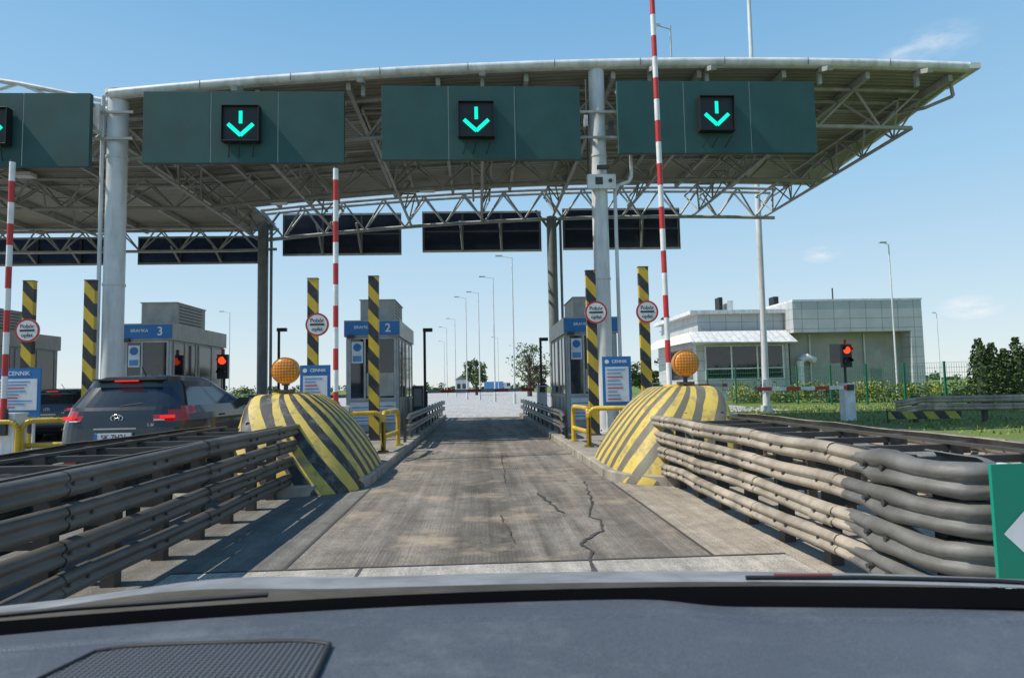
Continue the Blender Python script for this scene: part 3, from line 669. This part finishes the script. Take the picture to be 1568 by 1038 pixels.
# ---------------------------------------------------------------- vegetation
def leafmat(n,c,tr=.0):
    m,nt,b=base(n); f=noise(nt,1.2,3); cc=mix(nt,f,tuple(x*.6 for x in c),tuple(x*1.35 for x in c)); nt.links.new(cc,b.inputs['Base Color']); b.inputs['Roughness'].default_value=.6; return m
LG=[leafmat('leaf_a',(.06,.11,.02)),leafmat('leaf_b',(.09,.145,.03)),leafmat('leaf_c',(.04,.07,.015))]
LY=[leafmat('leaf_y1',(.24,.26,.02)),leafmat('leaf_y2',(.14,.20,.02)),leafmat('leaf_y3',(.38,.34,.03))]
LR=[leafmat('leaf_r1',(.06,.015,.015)),leafmat('leaf_r2',(.09,.025,.02))]
LD=[leafmat('leaf_d1',(.03,.055,.016)),leafmat('leaf_d2',(.05,.08,.022))]
LGR=[leafmat('grass_blade_a',(.14,.21,.03)),leafmat('grass_blade_b',(.22,.27,.05)),leafmat('grass_blade_c',(.30,.28,.10))]
M_bark=pm('bark',(.07,.055,.04),.9,bump=.4)
def leaf(g,p,s,mats):
    a=Vector((random.gauss(0,1),random.gauss(0,1),random.gauss(0,1))).normalized(); b=a.orthogonal().normalized(); b.rotate(Matrix.Rotation(random.random()*6.28,3,a)); c=a.cross(b); s=s*random.uniform(.6,1.3); p=Vector(p)
    g.add([p-b*s,p-c*s*.55,p+b*s,p+c*s*.55],[(0,1,2,3)],random.choice(mats))
def clump(g,c,r,n,s,mats):
    for _ in range(n):
        d=Vector((random.gauss(0,1),random.gauss(0,1),random.gauss(0,1))).normalized()*random.random()**.45
        leaf(g,(c[0]+d.x*r[0],c[1]+d.y*r[1],max(.05,c[2]+d.z*r[2])),s,mats)
def tree(x,y,h,w,mats,name='tree',n=26,den=45,s=.16):
    g=MB(); th=h*.3; g.cyl((x,y,0),(x,y,th),w*.06,M_bark,r2=w*.04,n=8); top=Vector((x,y,th))
    g.cyl(top,(x+.1,y,h*.8),w*.04,M_bark,r2=w*.01,n=6)
    for i in range(n):
        a=random.uniform(0,6.28); zz=random.uniform(.28,.95); rr=w/2*math.sin(math.pi*min(1,(zz-.12)/.92))**.7*random.uniform(.5,1)
        c=(x+rr*math.cos(a),y+rr*math.sin(a),h*zz); g.cyl((x,y,h*(zz*.6)),c,w*.014,M_bark,r2=w*.004,n=5,caps=False)
        q=w*random.uniform(.12,.21); clump(g,c,(q,q,q*.8),den,s,mats)
    g.build(name)
tree(-.6,120,6.6,4.8,LG,'tree',28,70,.24); tree(7.0,92,7.4,6.0,LY[1:2]+LG,'tree',40,36,.16); tree(8.8,98,4.6,3.2,LR,'red_leaf_tree',22,60,.18)
tree(22,95,5.2,4.6,LG,'tree',26,50,.22); tree(-48,100,6,7,LG,'tree',22,55,.3); tree(26,100,3.6,4,LG,'tree',18,45,.25); tree(19.5,64,8.6,4,LG,'tree',20,45,.2)
g=MB()
for i in range(200):
    x=-420+i*4.6+random.uniform(-2,2); y=520+random.uniform(-25,25); h=random.uniform(1.5,7)*(1.0 if abs(x-20)>50 else .7)
    clump(g,(x,y,h*.45),(4,3,h*.6),50,1.1,LD+LG)
g.build('distant_tree_line')
g=MB()
for i in range(60):
    x=-60+i*.95+random.uniform(-.4,.4)
    if x>-22: continue
    clump(g,(x,66+random.uniform(-1,1),1.0),(.9,.8,1.1),60,.16,LG+LY[:1])
g.build('roadside_shrubs')
g=MB()
for i in range(44):
    t=i/43; x=17.0+t*17; y=41.8-t*9+random.uniform(-.5,.5)+1.2; h=random.uniform(.55,.95)
    clump(g,(x,y,h*.8),(random.uniform(.5,.9),.7,h),190,.10,LY if random.random()<.75 else LG)
g.build('garden_shrubs')
g=MB()
for i in range(18):
    x=24.6+i*.55; y=31.0-.1*i; h=random.uniform(2.7,3.6)
    g.cyl((x,y,0),(x,y,h*.55),.38,LD[0],r2=.32,n=9); g.cyl((x,y,h*.55),(x,y,h*.9),.32,LD[0],r2=.06,n=9)
    for k in range(11):
        zz=h*(k+.5)/11; r=.5*(1-(zz/h)**2.2)+.08
        for _ in range(110):
            a=random.uniform(0,6.28); q=r*random.uniform(.7,1.2); leaf(g,(x+q*math.cos(a),y+q*math.sin(a),zz+random.uniform(-.16,.16)),.085,LD+LG)
g.build('conifer_hedge')
g=MB()
for i in range(6000):
    x=random.uniform(11.9,28); y=random.uniform(15,36); h=random.uniform(.04,.12); a=random.uniform(0,3.14); dx,dy=.03*math.cos(a),.03*math.sin(a)
    g.add([(x-dx,y-dy,0),(x+dx,y+dy,0),(x+random.uniform(-.05,.05),y+random.uniform(-.05,.05),h)],[(0,1,2)],random.choice(LGR))
g.build('grass_tufts')
# ---------------------------------------------------------------- green fence
M_fence=pm('fence_green',(.01,.13,.07),.5)
g=MB(); A=Vector((15.0,42.5,0)); B=Vector((29,30.0,0)); n=10
for i in range(n+1):
    p=A.lerp(B,i/n); g.bx(p.x-.045,p.x+.045,p.y-.045,p.y+.045,0,2.3,M_fence)
for z in [.08+.27*k for k in range(9)]: g.cyl(A+Vector((0,0,z)),B+Vector((0,0,z)),.010,M_fence,n=4,caps=False)
for i in range(170):
    p=A.lerp(B,i/170); g.cyl(p+Vector((0,0,.05)),p+Vector((0,0,2.2)),.007,M_fence,n=4,caps=False)
g.build('green_mesh_fence')
# ---------------------------------------------------------------- far right guard rail with hazard board
g=MB(); M_haz=stripe('hazard_board',(.45,.42,.06),(.03,.03,.03),(.8,0,.6),.5,.3)
for z in (.48,.73): beam(g,[(13.4,20.6,-.15),(14.1,20.3,0),(24,18.3,0)],z,1,M_rail,1.6)
for i in range(6): x=14+i*2; y=20.35-.2*(x-14)+.15; g.bx(x-.06,x+.06,y-.06,y+.06,0,.86,M_raild)
g.add([(13.1,20.5,.12),(15.2,20.05,.12),(15.2,20.05,.36),(13.1,20.5,.36)],[(0,1,2,3)],M_haz); g.bx(13.1,13.2,20.52,20.6,0,.4,M_raild)
g.build('roadside_guardrail')
# ---------------------------------------------------------------- own car: dashboard, bonnet, wipers
def dash_mat():
    m,nt,b=base('dashboard_plastic'); c=mix(nt,noise(nt,3,3),(.062,.070,.084),(.088,.096,.112)); v=noise(nt,380,2)
    c=mix(nt,1.0,c,ramp(nt,v,[(.3,.7),(.7,1.25)]),'MULTIPLY'); d=noise(nt,7,7,rough=.78); c=mix(nt,math_(nt,'MULTIPLY',ramp(nt,d,[(.5,0),(.7,1)]),.30),c,(.22,.23,.24))
    nt.links.new(c,b.inputs['Base Color']); b.inputs['Roughness'].default_value=.45; addbump(nt,b,v,.6,.001); return m
M_dash=dash_mat()
def grille_mat():
    m,nt,b=base('speaker_mesh'); tc=nd(nt,'ShaderNodeTexCoord'); v=nd(nt,'ShaderNodeTexVoronoi'); v.inputs['Randomness'].default_value=0; v.inputs['Scale'].default_value=150
    mp=nd(nt,'ShaderNodeMapping'); mp.inputs['Scale'].default_value=(1,1,0); nt.links.new(tc.outputs['Object'],mp.inputs[0]); nt.links.new(mp.outputs[0],v.inputs['Vector'])
    c=ramp(nt,v.outputs['Distance'],[(.34,(.004,.004,.005)),(.46,(.085,.092,.105))]); nt.links.new(c,b.inputs['Base Color']); b.inputs['Roughness'].default_value=.6; return m
g=MB()
def sg(t): return 1/(1+math.exp(-max(-50,min(50,t))))
def dz(x,y):
    step=.009*sg((.30+.25*(.8-y)-x)/.02)  # lip added to the shape where a lighter band of reflected light ends
    groove=-.004*math.exp(-((y-.845)/.006)**2)
    return 1.101+step+groove-.012*(x*1.1)**2-.25*max(0,.52-y)**1.2
rows=[]
for j in range(110):
    y=.36+.555*j/109; rows.append([(x,y-.10*x*x*(j/109),dz(x,y)) for x in [-1+2*i/100 for i in range(101)]])
g.grid(rows,M_dash)
gm=grille_mat()
gr=[]
for j in range(14):
    t=j/13; row=[]
    for k in range(19):
        s=k/18; xx=-.50+.335*s+.06*t*(1-s)-.01*t*s; yy=.56+.24*t-.012*s-.014*abs(2*s-1)**6*t
        row.append((xx,yy,dz(xx,yy)+.003))
    gr.append(row)
g.grid(gr,gm)
for row in (gr[-1],[r[-1] for r in gr],[r[0] for r in gr]): g.tube(row,.003,M_carb,8)
rows=[]
for i in range(61):
    x=-1.05+2.1*i/60; y=.93-.10*x*x; rows.append([(x,y-.035,1.098),(x,y-.022,1.113-.01*x*x),(x,y,1.118-.01*x*x),(x,y+.018,1.112-.01*x*x),(x,y+.06,1.09),(x,y+.14,1.07)])
g.grid(rows,M_strip)
g.build('car_dashboard')
M_sil=pm('bonnet_paint',(.24,.245,.25),.5,var=.35,scale=9,dirt=.3)
g=MB(); rows=[]
for j in range(34):
    y=.965+1.0*j/33; t=y-.965; rows.append([(x,y-.1*x*x,1.119+.013*math.exp(-((x+.42)/.16)**2)-.10*t-.50*t*t-.02*x*x-.004*sg((x-.0)/.1)) for x in [-.95+1.9*i/60 for i in range(61)]])
g.grid(rows,M_sil); g.build('car_bonnet')
g=MB()
for P in ([(.38,.95,1.118),(.55,.93,1.118),(.72,.90,1.116),(.9,.85,1.112)],[(-.75,.89,1.114),(-.55,.92,1.118),(-.3,.95,1.118)]):
    g.tube(P,.0035,M_carb,8)
g.tube([(.42,.945,1.121),(.50,.936,1.121)],.003,M_dred,8)
g.build('windscreen_wiper')
# ---------------------------------------------------------------- world, sun
sd=Vector((-.62,-.07,.78)).normalized()
w=bpy.data.worlds.new('World'); S.world=w; w.use_nodes=True; nt=w.node_tree; bg=nt.nodes['Background']
sky=nd(nt,'ShaderNodeTexSky'); sky.sky_type='NISHITA'; sky.sun_disc=False; sky.sun_elevation=math.asin(sd.z); sky.sun_rotation=math.atan2(sd.x,sd.y)%(2*math.pi)
sky.air_density=1.0; sky.dust_density=.3; sky.ozone_density=1.5
tc=nd(nt,'ShaderNodeTexCoord'); nz=nd(nt,'ShaderNodeVectorMath',operation='NORMALIZE'); nt.links.new(tc.outputs['Generated'],nz.inputs[0])
mp=nd(nt,'ShaderNodeMapping'); mp.inputs['Scale'].default_value=(1,1,3); nt.links.new(nz.outputs[0],mp.inputs[0])
nn=nd(nt,'ShaderNodeTexNoise'); nn.inputs['Scale'].default_value=16; nn.inputs['Detail'].default_value=8; nn.inputs['Roughness'].default_value=.68; nt.links.new(mp.outputs[0],nn.inputs['Vector'])
tot=None
for d,r,st in (((.545,1,.20),.018,.7),((.785,1,.112),.024,1.0),((.757,1,.55),.032,.5),((.69,1,.53),.014,.4)):
    v=Vector(d).normalized(); ds=nd(nt,'ShaderNodeVectorMath',operation='SUBTRACT'); nt.links.new(nz.outputs[0],ds.inputs[0]); ds.inputs[1].default_value=v
    m2=nd(nt,'ShaderNodeVectorMath',operation='MULTIPLY'); m2.inputs[1].default_value=(1,1,2.2); nt.links.new(ds.outputs[0],m2.inputs[0])
    ln=nd(nt,'ShaderNodeVectorMath',operation='LENGTH'); nt.links.new(m2.outputs[0],ln.inputs[0])
    k=math_(nt,'MULTIPLY',math_(nt,'MAXIMUM',math_(nt,'SUBTRACT',1.0,math_(nt,'DIVIDE',ln.outputs['Value'],r*1.6)),0),st)
    tot=k if tot is None else math_(nt,'ADD',tot,k)
cl=math_(nt,'MULTIPLY',tot,math_(nt,'MAXIMUM',math_(nt,'MULTIPLY',math_(nt,'SUBTRACT',nn.outputs['Fac'],.38),4.5),0))
cl=math_(nt,'MINIMUM',cl,.8)
sep=nd(nt,'ShaderNodeSeparateXYZ'); nt.links.new(nz.outputs[0],sep.inputs[0])
SK=.15
def lin(c): return tuple(((x/255)/12.92 if x/255<.04045 else ((x/255+.055)/1.055)**2.4) for x in c)
grad=ramp(nt,sep.outputs[2],[(0,lin((224,234,238))),(.10,lin((202,226,240))),(.28,lin((164,209,240))),(.60,lin((104,170,222))),(1.0,lin((66,126,194)))])
gs=nd(nt,'ShaderNodeVectorMath',operation='SCALE'); gs.inputs['Scale'].default_value=1/SK; nt.links.new(grad,gs.inputs[0])
col=mix(nt,.85,sky.outputs[0],gs.outputs[0])
col=mix(nt,cl,col,(6.2,6.3,6.4)); nt.links.new(col,bg.inputs['Color']); bg.inputs['Strength'].default_value=SK
L=bpy.data.lights.new('sun','SUN'); L.energy=4.9; L.angle=math.radians(.5); L.color=(1,.945,.85); lo=bpy.data.objects.new('sun',L); C.objects.link(lo); lo.rotation_euler=sd.to_track_quat('Z','Y').to_euler()
# ---------------------------------------------------------------- camera
cam=bpy.data.cameras.new('camera'); co=bpy.data.objects.new('camera',cam); C.objects.link(co); S.camera=co
cam.sensor_width=36; cam.lens=22.96; cam.clip_start=.05; cam.clip_end=6000
R=Matrix.Rotation(-.0505,4,'Z')@Matrix.Rotation(math.pi/2+.0729,4,'X')@Matrix.Rotation(-.02,4,'Z')
co.matrix_world=Matrix.Translation((0,0,1.4))@R
cam.dof.use_dof=True; cam.dof.focus_distance=14; cam.dof.aperture_fstop=9
S.view_settings.view_transform='Standard'; S.view_settings.look='None'; S.view_settings.exposure=0
